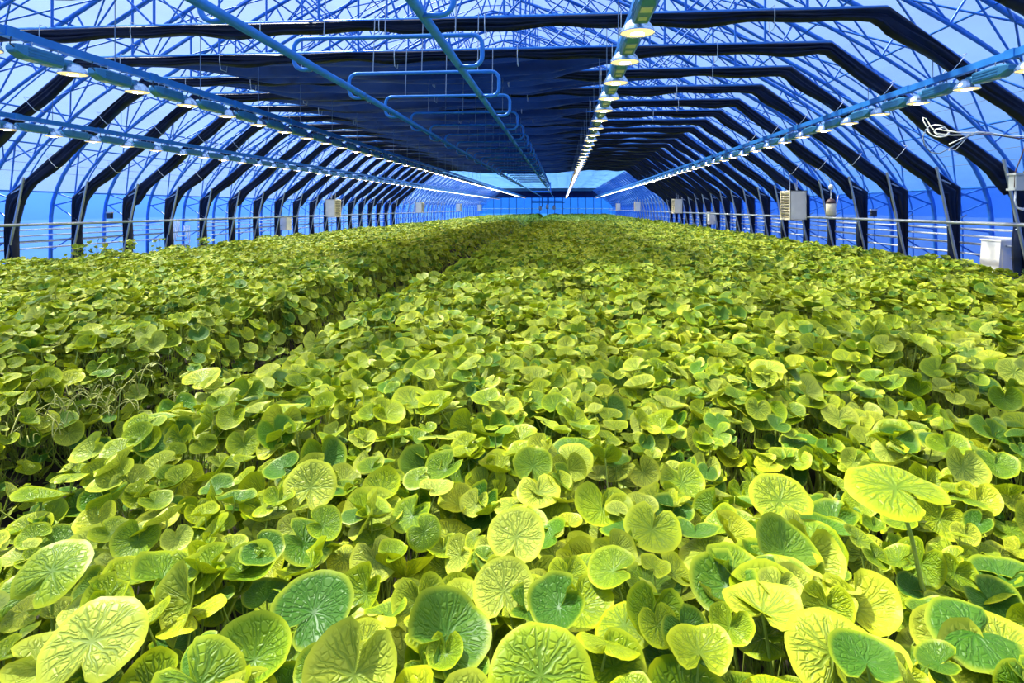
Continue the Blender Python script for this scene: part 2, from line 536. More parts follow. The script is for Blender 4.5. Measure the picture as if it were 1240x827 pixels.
# ------------------------------------------------------------------ black shade curtains, bundled on the frames
def cpath(step=0.22):
    pts = [(-EV, GH + 0.02), (-EV, eave_h(-1)), (-KN, TIE_H), (KN, TIE_H), (EV, eave_h(1)), (EV, GH + 0.02)]
    out = []
    for i in range(len(pts) - 1):
        a, b = pts[i], pts[i + 1]
        l = math.hypot(b[0] - a[0], b[1] - a[1]); n = max(1, int(l / step))
        for j in range(n):
            t = j / n
            out.append(((a[0] + (b[0] - a[0]) * t, a[1] + (b[1] - a[1]) * t), i))
    out.append((pts[-1], 4))
    return out
CP = cpath()
def bundle_mesh(seed):
    r = random.Random(seed)
    ph = [r.uniform(0, 6.28) for _ in range(12)]
    secs = []
    m = len(CP)
    s = 0.0
    for i, ((x, h), seg) in enumerate(CP):
        a = CP[max(i - 1, 0)][0]; b = CP[min(i + 1, m - 1)][0]
        tx, th = b[0] - a[0], b[1] - a[1]
        l = math.hypot(tx, th); tx /= l; th /= l
        nx, nh = th, -tx               # inwards / down
        s += 0.22
        depth = 0.185 + 0.025 * math.sin(1.9 * s + ph[0]) + 0.025 * math.sin(4.3 * s + ph[1])
        wy = 0.085 + 0.02 * math.sin(2.7 * s + ph[2])
        if seg in (0, 4): depth += 0.02; wy += 0.03
        if seg in (1, 3): depth += 0.075
        # slack gathers in the bend between leg and rafter
        for cx_, ch_ in ((-EV, eave_h(-1)), (EV, eave_h(1))):
            dd = math.hypot(x - cx_, h - ch_)
            if dd < 0.7: depth += 0.20 * (1 - dd / 0.7)
        sec = []
        prof = [(0.0, -0.5), (0.02, 0.5), (0.12, 0.95), (0.24, 1.0), (0.31, 0.45), (0.40, 0.9), (0.52, 1.05), (0.60, 0.42), (0.70, 0.85), (0.84, 1.0), (0.96, 0.5),
                (1.0, -0.1), (0.94, -0.6), (0.82, -1.0), (0.70, -0.9), (0.62, -0.40), (0.52, -1.0), (0.38, -0.95), (0.30, -0.42), (0.20, -1.0), (0.08, -0.9)]
        for j, (pd, pw) in enumerate(prof):
            d = 0.02 + depth * (pd + 0.045 * math.sin(2.6 * s + ph[3 + j % 8]))
            yy = wy * pw * (1 + 0.25 * math.sin(1.7 * s + ph[4 + j % 7]))
            sec.append((x + nx * d, yy, h + nh * d))
        secs.append(sec)
    return MB().loft(secs).mesh('bundle', 'cloth', True)
def drape_mesh(seed, wide):
    r = random.Random(seed)
    ph = [r.uniform(0, 6.28) for _ in range(12)]
    le, ri = -4.0 + r.uniform(-.5, .6), 1.9 + r.uniform(-.5, .4)
    rows = []
    nx, nv = 64, 26
    def thick(tt):
        rows = []
        for j in range(nv + 1):
            v = j / nv; row = []
            for i in range(nx + 1):
                x = -6.9 + 11.9 * i / nx
                if x < le: wv = 0.12 + (1.80) * max(0, (x + 6.9) / (le + 6.9)) ** 2.6
                elif x > ri: wv = 0.12 + 1.80 * max(0, (5.0 - x) / (5.0 - ri)) ** 1.8
                else: wv = 1.92
                full = wv / 1.92
                sag = (0.02 + 0.10 * full) * math.sin(PI * min(1, v * 1.02)) + 0.03 * math.sin(0.9 * x + ph[0])
                fold = (0.02 + 0.075 * full) * math.sin(v * 17 + 0.45 * x + ph[1] + 1.2 * math.sin(0.7 * x + ph[2])) + 0.03 * full * math.sin(v * 31 + 1.1 * x + ph[3])
                row.append((x, 0.06 + wv * v, TIE_H - 0.10 - sag - fold * min(1, 6 * v) + tt))
            rows.append(row)
        return rows
    return MB().grid(thick(0)).mesh('drape', 'cloth', True)
bmes = [bundle_mesh(s) for s in (1, 2, 3)]
dmes = [drape_mesh(s, True) for s in (5, 6, 7)]
strap_me = MB().tube([(0.0, -0.13, 0.03), (0.0, -0.14, -0.14), (0.0, -0.10, -0.31), (0.0, 0.10, -0.31), (0.0, 0.14, -0.14), (0.0, 0.13, 0.03)], 0.006, 4, closed=True).mesh('tie_strap', 'white_pipe')
for k in range(-1, 21):
    y = FY(k)
    c = empty('shade_curtain', (CX, y - 0.02, EYE))
    if k < 1: lab = 'bundled black shade curtain on the frame above the top edge' if k == 0 else 'bundled black shade curtain just behind the viewpoint'
    else: lab = f'black shade curtain gathered along the roof frame, {ORD[k-1]} one from the front'
    tag(c, lab, 'curtain', 'black shade curtains bundled on the frames')
    obj('bundle', bmes[k % 3], c)
    if k >= 2: obj('drape', dmes[k % 3], c)
    if 1 <= k <= 6:
        for x in (-6.2, -4.4, -2.5, -0.6, 1.4, 3.3, 5.4): obj('tie_strap', strap_me, c, (x + 0.2 * math.sin(k * 3 + x), 0, TIE_H))
        for sgn in (-1, 1):
            e = eave_h(sgn)
            for t in (0.33, 0.7):
                ang = math.atan2(TIE_H - e, EV - KN)
                mx = Matrix.Translation((sgn * (EV + (KN - EV) * t), 0, e + (TIE_H - e) * t)) @ Matrix.Rotation(sgn * ang, 4, 'Y')
                obj('tie_strap', strap_me, c, matrix=mx)

def sheet(name, y0, y1, matname, label, h, amp, cat):
    rows = []
    n = int((y1 - y0) / 0.24)
    for i in range(n + 1):
        y = y0 + (y1 - y0) * i / n
        rows.append([P(CX - KN + 2 * KN * j / 24, y, h - amp * abs(math.sin(PI * (y - y0) / 1.91)) - 0.02 * math.sin(y * 9 + j)) for j in range(25)])
    o = obj(name, MB().grid(rows).mesh(name, matname, True))
    tag(o, label, cat)
sheet('thermal_screen', FY(20) + 0.25, 86.0, 'screen_film', 'bright blue translucent screen drawn flat across the far half of the roof', TIE_H - 0.1, 0.10, 'screen')
sheet('end_curtain', 86.2, YE - 0.4, 'cloth', 'black curtain drawn flat under the roof by the end wall', TIE_H - 0.14, 0.10, 'curtain')

ec = bpy.data.objects['end_curtain']
obj('valance', MB().grid([[P(CX - 11.0 + 22.0 * j / 60, YE - 0.6 + 0.05 * math.sin(j * 1.7), h) for j in range(61)] for h in (2.9, 2.3, 1.72)]).mesh('valance', 'cloth', True), ec)
# ------------------------------------------------------------------ end walls
def end_wall(name, y, label, detail):
    pts = []
    for sgn in (-1, 1):
        seq = OUTS if sgn < 0 else OUTS[::-1]
        pts += [P(CX + sgn * p[0], y, p[1]) for p in seq]
    b = MB(); b.v = [tuple(p) for p in pts]; b.add([tuple(range(len(pts)))])
    o = tag(obj(name, b.mesh(name, 'end_film')), label, 'wall', kind='structure')
    if detail:
        for i in range(17):
            x = CX - 10.2 + 20.4 * i / 16
            bar('mullion', P(x, y - 0.06, GH), P(x, y - 0.06, TIE_H + 0.2), 0.06 if i not in (6, 10) else 0.10, 'blue_lit_steel', o)
        for h in (-0.1, 2.6):
            bar('rail', P(CX - 11.0, y - 0.1, h), P(CX + 10.8, y - 0.1, h), 0.055 if h < 0 else 0.04, 'white_pipe' if h < 0 else 'blue_lit_steel', o)
        bar('door_lintel', P(CX - 2.5, y - 0.1, 1.2), P(CX + 2.5, y - 0.1, 1.2), 0.07, 'blue_lit_steel', o)
    return o
end_wall('wall_back', YE - 0.05, 'saturated blue film end wall with dark mullions at the far end', True)
end_wall('wall_front', Y0 + 0.05, 'blue film end wall behind the viewpoint', False)

# ------------------------------------------------------------------ rails and pipes along the side walls
SIDE = {-1: 'left', 1: 'right'}
for sgn, X, H in ((-1, -12.42, -0.39), (1, 7.62, -0.28)):
    o = empty('wall_rail', P(X, 0, H))
    tag(o, f'long grey galvanised rail along the {SIDE[sgn]} film wall', 'rail')
    n = 17
    for i in range(n):
        ya, yb = 2.0 + i * 6.0, 2.0 + (i + 1) * 6.0
        yb = min(yb, 100.6)
        if ya < yb: bar('pipe_length', (0, ya, 0), (0, yb, 0), 0.034, 'galv', o)
        if 0 < i < 9: bar('coupling', (0, ya - 0.07, 0), (0, ya + 0.07, 0), 0.042, 'galv', o)
    o2 = empty('lower_rail', P(X + sgn * 0.55, 0, H - 0.42))
    tag(o2, f'thin dull rail behind the struts of the {SIDE[sgn]} wall', 'rail')
    bar('pipe_length', (0, 2, 0), (0, 60, 0), 0.018, 'galv', o2)

def wall_pipes(sgn, X, hs, y0, y1, place):
    for i, h in enumerate(hs):
        o = MB().tube([(X, y0, h + EYE), (X, y1, h + EYE)], 0.022, 6).mesh('heating_tube', 'white_pipe', True)
        oo = obj('heating_tube', o)
        nm = ['topmost', 'second from top', 'third from top', 'lowest'][i]
        tag(oo, f'white heating tube on the {SIDE[sgn]} wall {place}, {nm}', 'tube', f'white heating tubes on the {SIDE[sgn]} wall')
# left: four tubes that end in nested square bends, then four more behind them
LX = -13.4
HS = [-0.55, -0.70, -0.86, -1.02]
for i, h in enumerate(HS):
    nm = ['topmost', 'second from top', 'third from top', 'lowest'][i]
    yb = 19.55 + 0.0 * i
    inset = 0.16 * (3 - i)
    pts = [(LX, 10.0, h), (LX, 19.4, h)]
    me = MB().tube([P(*p) for p in pts], 0.024, 6).mesh('heating_tube', 'white_pipe', True)
    tag(obj('heating_tube', me), f'white heating tube along the left wall before the square bends, {nm}', 'tube', 'white heating tubes on the left wall')
    a, b = 19.85 + 0.10 * i, 20.75 - 0.10 * i
    hb = -1.28 + 0.15 * i
    pts = [(LX + .1, a, -0.45), (LX + .1, a, hb + 0.06), (LX + .1, a + 0.03, hb), (LX + .1, b - 0.03, hb), (LX + .1, b, hb + 0.06), (LX + .1, b, -0.62)]
    me = MB().tube([P(*p) for p in pts], 0.024, 6).mesh('bent_tube', 'white_pipe', True)
    tag(obj('bent_tube', me), f'white tube bent into a square U on the left wall, {["outermost", "second from outside", "third from outside", "innermost"][i]}', 'tube', 'nested square tube bends')
    me = MB().tube([P(LX, 21.4, h), P(LX, 46, h)], 0.024, 6).mesh('heating_tube', 'white_pipe', True)
    tag(obj('heating_tube', me), f'white heating tube along the left wall beyond the square bends, {nm}', 'tube', 'white heating tubes on the left wall')
wall_pipes(1, 8.25, [-0.42, -0.56, -0.72, -0.92], 8.5, 40, 'behind the struts')

# ------------------------------------------------------------------ grow lamps in four long rows
def lamp_meshes():
    d = {}
    b = MB()   # ballast housing with chamfered ends, long axis Y
    def sec(y, wd, z0, z1, ch):
        return [(-wd, y, z0 + ch), (-wd + ch, y, z0), (wd - ch, y, z0), (wd, y, z0 + ch), (wd, y, z1 - ch), (wd - ch, y, z1), (-wd + ch, y, z1), (-wd, y, z1 - ch)]
    b.loft([sec(-0.84, 0.05, 0.085, 0.13, 0.01), sec(-0.82, 0.062, 0.06, 0.155, 0.018), sec(-0.70, 0.078, 0.02, 0.17, 0.02), sec(-0.22, 0.078, 0.02, 0.17, 0.02), sec(-0.19, 0.06, 0.05, 0.15, 0.015)])
    d['housing'] = b.mesh('lamp_housing', 'lamp_body')
    b = MB()
    for sx_ in (-1, 1):
        for z in (0.06, 0.095, 0.13): b.box((sx_ * 0.08, -0.46, z), (0.008, 0.46, 0.010))
    d['fins'] = b.mesh('cooling_fins', 'lamp_body')
    d['plate'] = MB().box((0, -0.60, 0.0185), (0.095, 0.13, 0.006)).mesh('rating_plate', 'plate')
    d['plate2'] = MB().box((0, -0.37, 0.0185), (0.07, 0.09, 0.006)).mesh('rating_plate', 'plate')
    prof = [(0.158, -0.004), (0.160, 0.004), (0.150, 0.03), (0.13, 0.065), (0.10, 0.10), (0.06, 0.128), (0.03, 0.135)]
    d['reflector'] = MB().lathe(prof, 20, cap1=True).mesh('reflector', 'reflector')
    d['lens'] = MB().lathe([(0.150, 0.002), (0.12, -0.006), (0.07, -0.010), (0.002, -0.010)], 18, cap1=True).mesh('lens', 'lens', True)
    d['bulb'] = MB().lathe([(0.066, -0.0095), (0.055, -0.0125), (0.034, -0.0135), (0.004, -0.014)], 12, cap1=True).mesh('bulb', 'glow', True)
    d['neck'] = MB().tube([(0, -0.2, 0.10), (0, -0.1, 0.11), (0, -0.03, 0.12)], 0.042, 10).mesh('lamp_neck', 'lamp_body', True)
    b = MB().tube([(-0.05, -0.62, 0.16), (-0.05, -0.62, 0.215), (0.05, -0.62, 0.215), (0.05, -0.62, 0.16)], 0.008, 5)
    d['bracket'] = b.mesh('hanger_bracket', 'galv')
    b = MB().tube([(-0.05, -0.27, 0.16), (-0.05, -0.27, 0.215), (0.05, -0.27, 0.215), (0.05, -0.27, 0.16)], 0.008, 5)
    d['bracket2'] = b.mesh('hanger_bracket', 'galv')
    b = MB().tube([(0.05, -0.84, 0.11), (0.06, -0.90, 0.13), (0.05, -0.88, 0.2), (0.0, -0.8, 0.24)], 0.007, 5)
    d['flex'] = b.mesh('power_lead', 'dark')
    b = MB()
    b.loft([sec(-0.84, 0.06, 0.07, 0.14, 0.01), sec(-0.74, 0.078, 0.02, 0.17, 0.02), sec(-0.19, 0.078, 0.02, 0.17, 0.02)])
    b.cur = 1; b.lathe([(0.158, 0.0), (0.15, 0.03), (0.10, 0.10), (0.03, 0.135)], 10, cap1=True)
    b.cur = 2; b.lathe([(0.150, 0.0), (0.08, -0.008), (0.002, -0.010)], 10, cap1=True)
    b.cur = 3; b.lathe([(0.066, -0.0095), (0.045, -0.013), (0.004, -0.014)], 8, cap1=True)
    d['far'] = b.mesh('grow_lamp', ['lamp_body', 'reflector', 'lens', 'glow'])
    return d
LM = lamp_meshes()
ROWS = [(-10.2, 11.44, 1.45, 1.03, 'lower row beside the left wall'), (-5.9, 6.89, 1.62, 1.13, 'row left of the pipes'),
        (0.70, 5.69, 1.62, 1.13, 'row overhead right of the pipes'), (5.5, 8.74, 1.62, 1.13, 'row beside the right wall')]
far_rest = MB()
def lamp(X, Y, HD, full):
    loc = P(X, Y, HD)
    if full:
        e = empty('grow_lamp', loc)
        hs = obj('housing', LM['housing'], e)
        for nm, key in (('cooling_fins', 'fins'), ('rating_plate', 'plate'), ('rating_plate', 'plate2'), ('power_lead', 'flex'), ('hanger_bracket', 'bracket'), ('hanger_bracket', 'bracket2')):
            obj(nm, LM[key], hs)
        rf = obj('reflector', LM['reflector'], e)
        obj('lens', LM['lens'], rf); obj('bulb', LM['bulb'], rf)
        obj('neck', LM['neck'], e)
        return e
    return obj('grow_lamp', LM['far'], None, loc)
for ri, (X, yp, HD, SP, where) in enumerate(ROWS):
    BEAM = HD + 0.265
    b = empty('lamp_beam', P(X, 0, BEAM))
    tag(b, f'long blue-lit beam carrying the grow lamps, {where}', 'beam', 'lamp beams')
    me = MB().box((0, (1.0 + 99) / 2 - 1.5, 0), (0.085, 101, 0.09)).mesh('beam_tube', 'pipe_steel')
    obj('beam_tube', me, b)
    for i in range(16):
        obj('joint_sleeve', bpy.data.meshes.get('joint_sleeve') or MB().box((0, 0, 0), (0.105, 0.16, 0.11)).mesh('joint_sleeve', 'pipe_steel'), b, (0, yp - 0.85 - SP * 2 + i * SP * 2 - 2 * SP, 0))
    for k in range(0, 20):
        bar('suspension_wire', (0, FY(k), 0.03), (0, FY(k), (TIE_H if abs(X - CX) < KN else 2.3) - BEAM), 0.006, 'wire', b)
    n0 = int((yp - 1.2) / SP)
    if ri == 0: n0 = int((yp - 9.5) / SP)
    if ri == 3: n0 = int((yp - 3.4) / SP)
    far_c = 0
    for i in range(-n0 - 3, 100):
        Y = yp + i * SP
        if Y < -4: continue
        if Y > 99: break
        if Y > 84:
            far_rest.v, o = far_rest.v, len(far_rest.v)
            base = P(X, Y, HD)
            far_rest.cur = 0; far_rest.box((base.x, base.y - 0.5, base.z + 0.09), (0.155, 0.62, 0.15))
            far_rest.cur = 2; far_rest.lathe([(0.150, 0.0), (0.002, -0.016)], 8, c=tuple(base), cap1=True)
            far_rest.cur = 1; far_rest.lathe([(0.158, 0.0), (0.10, 0.10), (0.03, 0.135)], 8, c=tuple(base), cap1=True)
            continue
        o = lamp(X, Y, HD, 0.5 < Y < 26)
        # visible index along the row
        vis = {0: (11.44 - 1.03) - 0.2, 1: 6.89 - 0.2, 2: 5.69 - 0.2, 3: 8.74 - 0.2}[ri]
        idx = round((Y - vis - 0.2) / SP)
        if Y < vis: lab = f'lit grow lamp outside the picture, {where}'
        elif idx < 20: lab = f'lit grow lamp, {ORD[idx]} from the front, {where}'
        elif Y < 26: lab = f'lit grow lamp in the near middle of the {where}'
        else: lab = f'small distant lit grow lamp far along the {where}'
        tag(o, lab, 'lamp', f'grow lamps, {where}')
fr = obj('distant_lamps', far_rest.mesh('distant_lamps', ['lamp_body', 'reflector', 'lens']))
tag(fr, 'tiny lit grow lamps at the very end of the rows by the end wall', 'lamps', kind='stuff')

# ------------------------------------------------------------------ overhead pipes with cross loops
PH = 1.70
for X, side in ((-2.98, 'left'), (-1.22, 'right')):
    o = empty('overhead_pipe', P(X, 0, PH))
    tag(o, f'thick blue-lit overhead pipe running down the greenhouse, {side} one of the pair', 'pipe', 'pair of overhead pipes')
    obj('pipe', MB().tube([(0, 0.5, 0), (0, 50, 0), (0, 97.5, 0)], 0.047, 12).mesh('pipe', 'pipe_steel', True), o)
    for i in range(10):
        bar('coupling', (0, 3.2 + i * 5.73 - .06, 0), (0, 3.2 + i * 5.73 + .06, 0), 0.056, 'pipe_steel', o)
TOP = 0.34
def arc_pts(c, r, a0, a1, n=5):
    return [(c[0] + r * math.cos(a0 + (a1 - a0) * i / n), 0, c[1] + r * math.sin(a0 + (a1 - a0) * i / n)) for i in range(n + 1)]
xl, xr, rr = -1.12, 1.17, 0.12
loop_pts = [(-0.90, 0, -0.03)] + arc_pts((xl + rr, -0.03 + rr), rr, 1.5 * PI, PI) + arc_pts((xl + rr, TOP - rr), rr, PI, PI / 2) \
    + arc_pts((xr - rr, TOP - rr), rr, PI / 2, 0) + arc_pts((xr - rr, -0.03 + rr), rr, 0, -PI / 2) + [(0.90, 0, -0.03)]
loop_me = MB().tube(loop_pts, 0.027, 8).mesh('loop_tube', 'pipe_steel', True)
LY0 = 7.09
for i in range(-2, 22):
    y = LY0 + 1.91 * i
    if y < 2: continue
    o = empty('pipe_loop', P(-2.10, y, PH))
    if i < 0: lab = 'blue-lit rounded pipe loop between the overhead pipes, cut by the top edge' if i == -1 else 'blue-lit rounded pipe loop overhead above the viewpoint'
    elif i < 22: lab = f'blue-lit rounded pipe loop across the two overhead pipes, {ORD[i]} whole one from the front'
    else: lab = 'small blue-lit rounded pipe loop further down the overhead pipes'
    tag(o, lab, 'pipe', 'cross loops on the overhead pipes')
    obj('loop_tube', loop_me, o)
    for x in (-0.75, 0.0, 0.85):
        bar('hanger_rod', (x, 0, TOP), (x, 0.1, TIE_H - PH - 0.05), 0.007, 'galv', o)
cr = empty('hanging_crossbar', P(-2.10, 66, PH))
tag(cr, 'dark blue-lit crossbar between the overhead pipes far down the greenhouse', 'bar')
bar('bar', (-1.0, 0, 0.05), (1.0, 0, 0.05), 0.09, 'blue_lit_steel', cr)
bar('post', (0.9, 0, 0.05), (0.9, 0, 1.25), 0.06, 'blue_lit_steel', cr)
# the watering station at the end of the pipes
st = empty('pipe_end_station', P(-2.1, 97.5, 0))
tag(st, 'hanging blue-lit pipe manifold with pale tanks before the end wall', 'manifold')
for x in (-1.0, 0.0, 1.0): bar('drop_pipe', (x, 0, PH + 0.1), (x, 0, 0.2 if x else 0.6), 0.09, 'blue_lit_steel', st)
bar('header', (-1.1, 0, PH + 0.08), (1.1, 0, PH + 0.08), 0.1, 'blue_lit_steel', st)
bar('sill_pipe', (-2.6, 0, 0.9), (2.6, 0, 0.9), 0.06, 'blue_lit_steel', st)
for x, h in ((-1.3, 0.0), (-0.2, 0.25), (0.9, 0.1)):
    obj('tank', MB().lathe([(0.12, -0.35), (0.24, -0.28), (0.25, 0.2), (0.12, 0.34), (0.05, 0.38)], 10, (x, 0, h), True, True).mesh('tank', 'white_box', True), st)

# ------------------------------------------------------------------ fan heaters
def fan_heater(X, Y, H, sgn, label):
    """sgn: side of the greenhouse; the louvred face looks to the middle"""
    o = empty('fan_heater', P(X, Y, H))
    tag(o, label, 'heater', 'louvred fan heaters on the side walls')
    b = MB(); dx = 0.5
    # casing: open-fronted shell (back, top, bottom, two ends)
    fx = -sgn * dx / 2
    b.box((sgn * (dx / 2 - 0.01), 0, 0), (0.02, 0.86, 0.92))
    b.box((0, 0, 0.45), (dx, 0.86, 0.02)); b.box((0, 0, -0.45), (dx, 0.86, 0.02))
    b.box((0, -0.42, 0), (dx, 0.02, 0.92)); b.box((0, 0.42, 0), (dx, 0.02, 0.92))
    obj('casing', b.mesh('casing', 'white_box'), o)
    f = MB()
    f.box((fx, 0, 0.43), (0.03, 0.86, 0.06)); f.box((fx, 0, -0.43), (0.03, 0.86, 0.06))
    f.box((fx, -0.40, 0), (0.03, 0.06, 0.80)); f.box((fx, 0.40, 0), (0.03, 0.06, 0.80))
    ff = obj('front_frame', f.mesh('front_frame', 'cream'), o)
    obj('fan_cavity', MB().box((fx + sgn * 0.12, 0, 0), (0.02, 0.8, 0.86)).mesh('fan_cavity', 'dark'), o)
    rot = Matrix.Rotation(sgn * math.radians(35), 3, 'Y')
    sl = MB().box((0, 0, 0), (0.085, 0.76, 0.012), rot).mesh('louvre_slat', 'cream')
    for i in range(9): obj('louvre_slat', sl, ff, (fx + sgn * 0.03, 0, -0.36 + 0.09 * i))
    for yy in (-0.3, 0.3):
        bar('hanger', (0, yy, 0.45), (0, yy, 0.95), 0.012, 'galv', o)
fan_heater(7.36, 20.0, 0.09, 1, 'large white louvred fan heater hanging by the right wall, nearest on that side')
fan_heater(7.36, 39.5, 0.12, 1, 'white louvred fan heater on the right wall, second on that side')
fan_heater(7.36, 60, 0.15, 1, 'small distant fan heater on the right wall, third on that side')
fan_heater(7.36, 80, 0.15, 1, 'tiny distant fan heater on the right wall, fourth on that side')
fan_heater(-11.95, 31.0, 0.0, -1, 'white louvred fan heater hanging by the left wall, nearest on that side')
fan_heater(-11.95, 50.5, 0.05, -1, 'small white fan heater on the left wall, second on that side')
fan_heater(-11.95, 70, 0.05, -1, 'small distant fan heater on the left wall, third on that side')
fan_heater(-11.95, 88, 0.05, -1, 'tiny distant fan heater on the left wall, fourth on that side')

# ------------------------------------------------------------------ hanging sensor
s = empty('climate_sensor', P(7.32, 17.2, 0.06))
tag(s, 'small cream climate sensor with brown cap hanging by the right wall', 'sensor')
obj('shield', MB().lathe([(0.10, -0.26), (0.125, -0.25), (0.128, 0.05), (0.11, 0.07)], 14, cap0=True, cap1=True).mesh('shield', 'cream', True), s)
obj('cap', MB().lathe([(0.13, 0.07), (0.12, 0.12), (0.07, 0.18), (0.03, 0.20)], 14, cap0=True, cap1=True).mesh('cap', 'brown', True), s)
bar('suspension_rod', (0, 0, 0.2), (0, 0, 0.46), 0.012, 'white_pipe', s)
obj('fan_head', MB().lathe([(0.02, 0.44), (0.06, 0.46), (0.065, 0.53), (0.03, 0.58)], 10, cap0=True, cap1=True).mesh('fan_head', 'white_box', True), s)
bar('aerial', (0.14, 0, 0.0), (0.20, 0, 0.30), 0.012, 'white_pipe', s)
obj('lead', MB().tube([(0, 0, 0.57), (-0.06, 0.0, 0.72), (-0.16, 0, 0.82), (-0.3, 0, 1.05)], 0.008, 5).mesh('lead', 'white_pipe'), s)

# ------------------------------------------------------------------ junction box with looped conduits
j = empty('junction_box', P(7.56, 10.55, 0.43))
tag(j, 'grey junction box with white looped conduits at the right edge', 'box')
bx = MB().box((0, 0, 0), (0.44, 0.16, 0.22)).mesh('box_body', 'grey_box'); obj('box_body', bx, j)
obj('box_lid', MB().box((0, -0.005, 0.125), (0.48, 0.20, 0.035)).mesh('box_lid', 'grey_box'), j)
obj('base_flange', MB().box((0, 0, -0.125), (0.50, 0.20, 0.03)).mesh('base_flange', 'grey_box'), j)
obj('gland', MB().lathe([(0.03, 0), (0.03, 0.025), (0.015, 0.04)], 8, (-0.02, 0, 0.14), True, True).mesh('gland', 'dark', True), j)
obj('lead', MB().tube([(-0.19, -0.03, -0.13), (-0.20, -0.03, -0.30), (-0.17, -0.03, -0.42), (-0.06, -0.03, -0.44), (0.0, -0.03, -0.34), (0.02, -0.03, -0.13)], 0.014, 6).mesh('lead', 'white_pipe', True), j)
obj('lead', MB().tube([(0.06, -0.03, -0.13), (0.07, -0.03, -0.3), (0.02, -0.03, -0.42), (-0.08, -0.03, -0.46), (-0.16, -0.03, -0.43)], 0.014, 6).mesh('lead', 'white_pipe', True), j)
obj('supply_cable', MB().tube([(-0.22, -0.05, -0.1), (-0.21, -0.05, 0.15), (-0.12, -0.05, 0.4), (0.0, -0.05, 0.75)], 0.010, 5).mesh('supply_cable', 'brown', True), j)

# ------------------------------------------------------------------ coiled white cable
def ring(c, rx, rz, tilt, n=14, span=1.0, a0=0):
    out = []
    for i in range(n + 1):
        a = a0 + 2 * PI * span * i / n
        x, z = rx * math.cos(a), rz * math.sin(a)
        out.append((c[0] + x * math.cos(tilt) - z * math.sin(tilt), c[1] + 0.02 * math.sin(3 * a), c[2] + x * math.sin(tilt) + z * math.cos(tilt)))
    return out
cc = empty('coiled_cable', P(5.85, 10.2, 1.17))
tag(cc, 'white cable looped up under the curtain beside the right wall', 'cable')
obj('loop', MB().tube(ring((0.13, 0, 0.06), 0.17, 0.09, -0.2, 16, 1.0), 0.011, 5).mesh('loop', 'white_pipe', True), cc)
obj('loop', MB().tube(ring((0.20, 0.02, 0.05), 0.11, 0.06, 0.1, 14, 1.1), 0.009, 5).mesh('loop', 'white_pipe', True), cc)
obj('tail', MB().tube([(0.0, 0, 0.06), (-0.09, 0, 0.22), (-0.10, 0, 0.28), (-0.05, 0, 0.26), (0.03, 0, 0.12), (0.12, 0, 0.02), (0.35, 0, -0.01), (0.7, 0, 0.0)], 0.010, 5).mesh('tail', 'white_pipe', True), cc)
obj('long_loop', MB().tube([(-0.04, 0, 0.10), (-0.10, 0, -0.02), (-0.07, 0, -0.17), (0.02, 0, -0.28), (0.15, 0, -0.30), (0.35, 0, -0.20), (0.6, 0, -0.03), (0.85, 0, 0.03)], 0.010, 5).mesh('long_loop', 'wire', True), cc)
obj('long_loop', MB().tube([(0.30, 0, -0.15), (0.52, 0, -0.05), (0.72, 0, 0.04), (0.95, 0, 0.02)], 0.009, 5).mesh('long_loop', 'white_pipe', True), cc)
obj('run', MB().tube([(0.1, 0, 0.09), (0.45, 0, 0.03), (0.9, 0, 0.02), (1.25, 0, -0.04), (1.6, 0, -0.03), (1.95, 0, 0.05)], 0.011, 5).mesh('run', 'white_pipe', True), cc)
obj('run', MB().tube([(0.7, 0.02, 0.0), (1.0, 0.02, -0.01), (1.35, 0.02, -0.07), (1.7, 0.02, -0.05), (2.0, 0.02, 0.0)], 0.011, 5).mesh('run', 'brown', True), cc)

# ------------------------------------------------------------------ cabinet behind the struts
c = empty('control_cabinet', P(8.32, 12.15, -0.90))
tag(c, 'white control cabinet with sloping side standing behind the right rail', 'cabinet')
b = MB()
hw, hd, z0, z1 = 0.27, 0.26, -0.83, 0.28
b.v = [(-hw - 0.05, -hd, z0), (hw, -hd, z0), (hw, hd, z0), (-hw - 0.05, hd, z0), (-hw + 0.02, -hd, z1), (hw, -hd, z1), (hw, hd, z1), (-hw + 0.02, hd, z1)]
b.add([(0, 3, 2, 1), (4, 5, 6, 7), (0, 1, 5, 4), (1, 2, 6, 5), (2, 3, 7, 6), (3, 0, 4, 7)])
obj('cabinet_body', b.mesh('cabinet_body', 'white_box'), c)
obj('cabinet_lid', MB().box((0.01, 0, 0.295), (0.54, 0.56, 0.03)).mesh('cabinet_lid', 'white_box'), c)
obj('switch_box', MB().box((0.10, -0.30, 0.02), (0.15, 0.07, 0.17)).mesh('switch_box', 'grey_box'), c)
obj('door_panel', MB().box((-0.02, -0.265, -0.25), (0.40, 0.012, 0.85)).mesh('door_panel', 'white_box'), c)
for (x, y, h, sd) in ((8.05, 33.5, -0.55, 'right'), (-12.9, 27.5, -0.72, 'left')):
    e = empty('wall_cabinet', P(x, y, h))
    tag(e, f'small pale wall cabinet low on the {sd} wall behind the rail', 'cabinet')
    obj('cabinet_body', MB().box((0, 0, 0), (0.34, 0.5, 0.62)).mesh('cabinet_body', 'white_box'), e)
    obj('cabinet_door', MB().box((0, -0.26, 0), (0.28, 0.02, 0.54)).mesh('cabinet_door', 'white_box'), e)
    obj('cabinet_lid', MB().box((0, 0, 0.325), (0.38, 0.54, 0.03)).mesh('cabinet_lid', 'grey_box'), e)
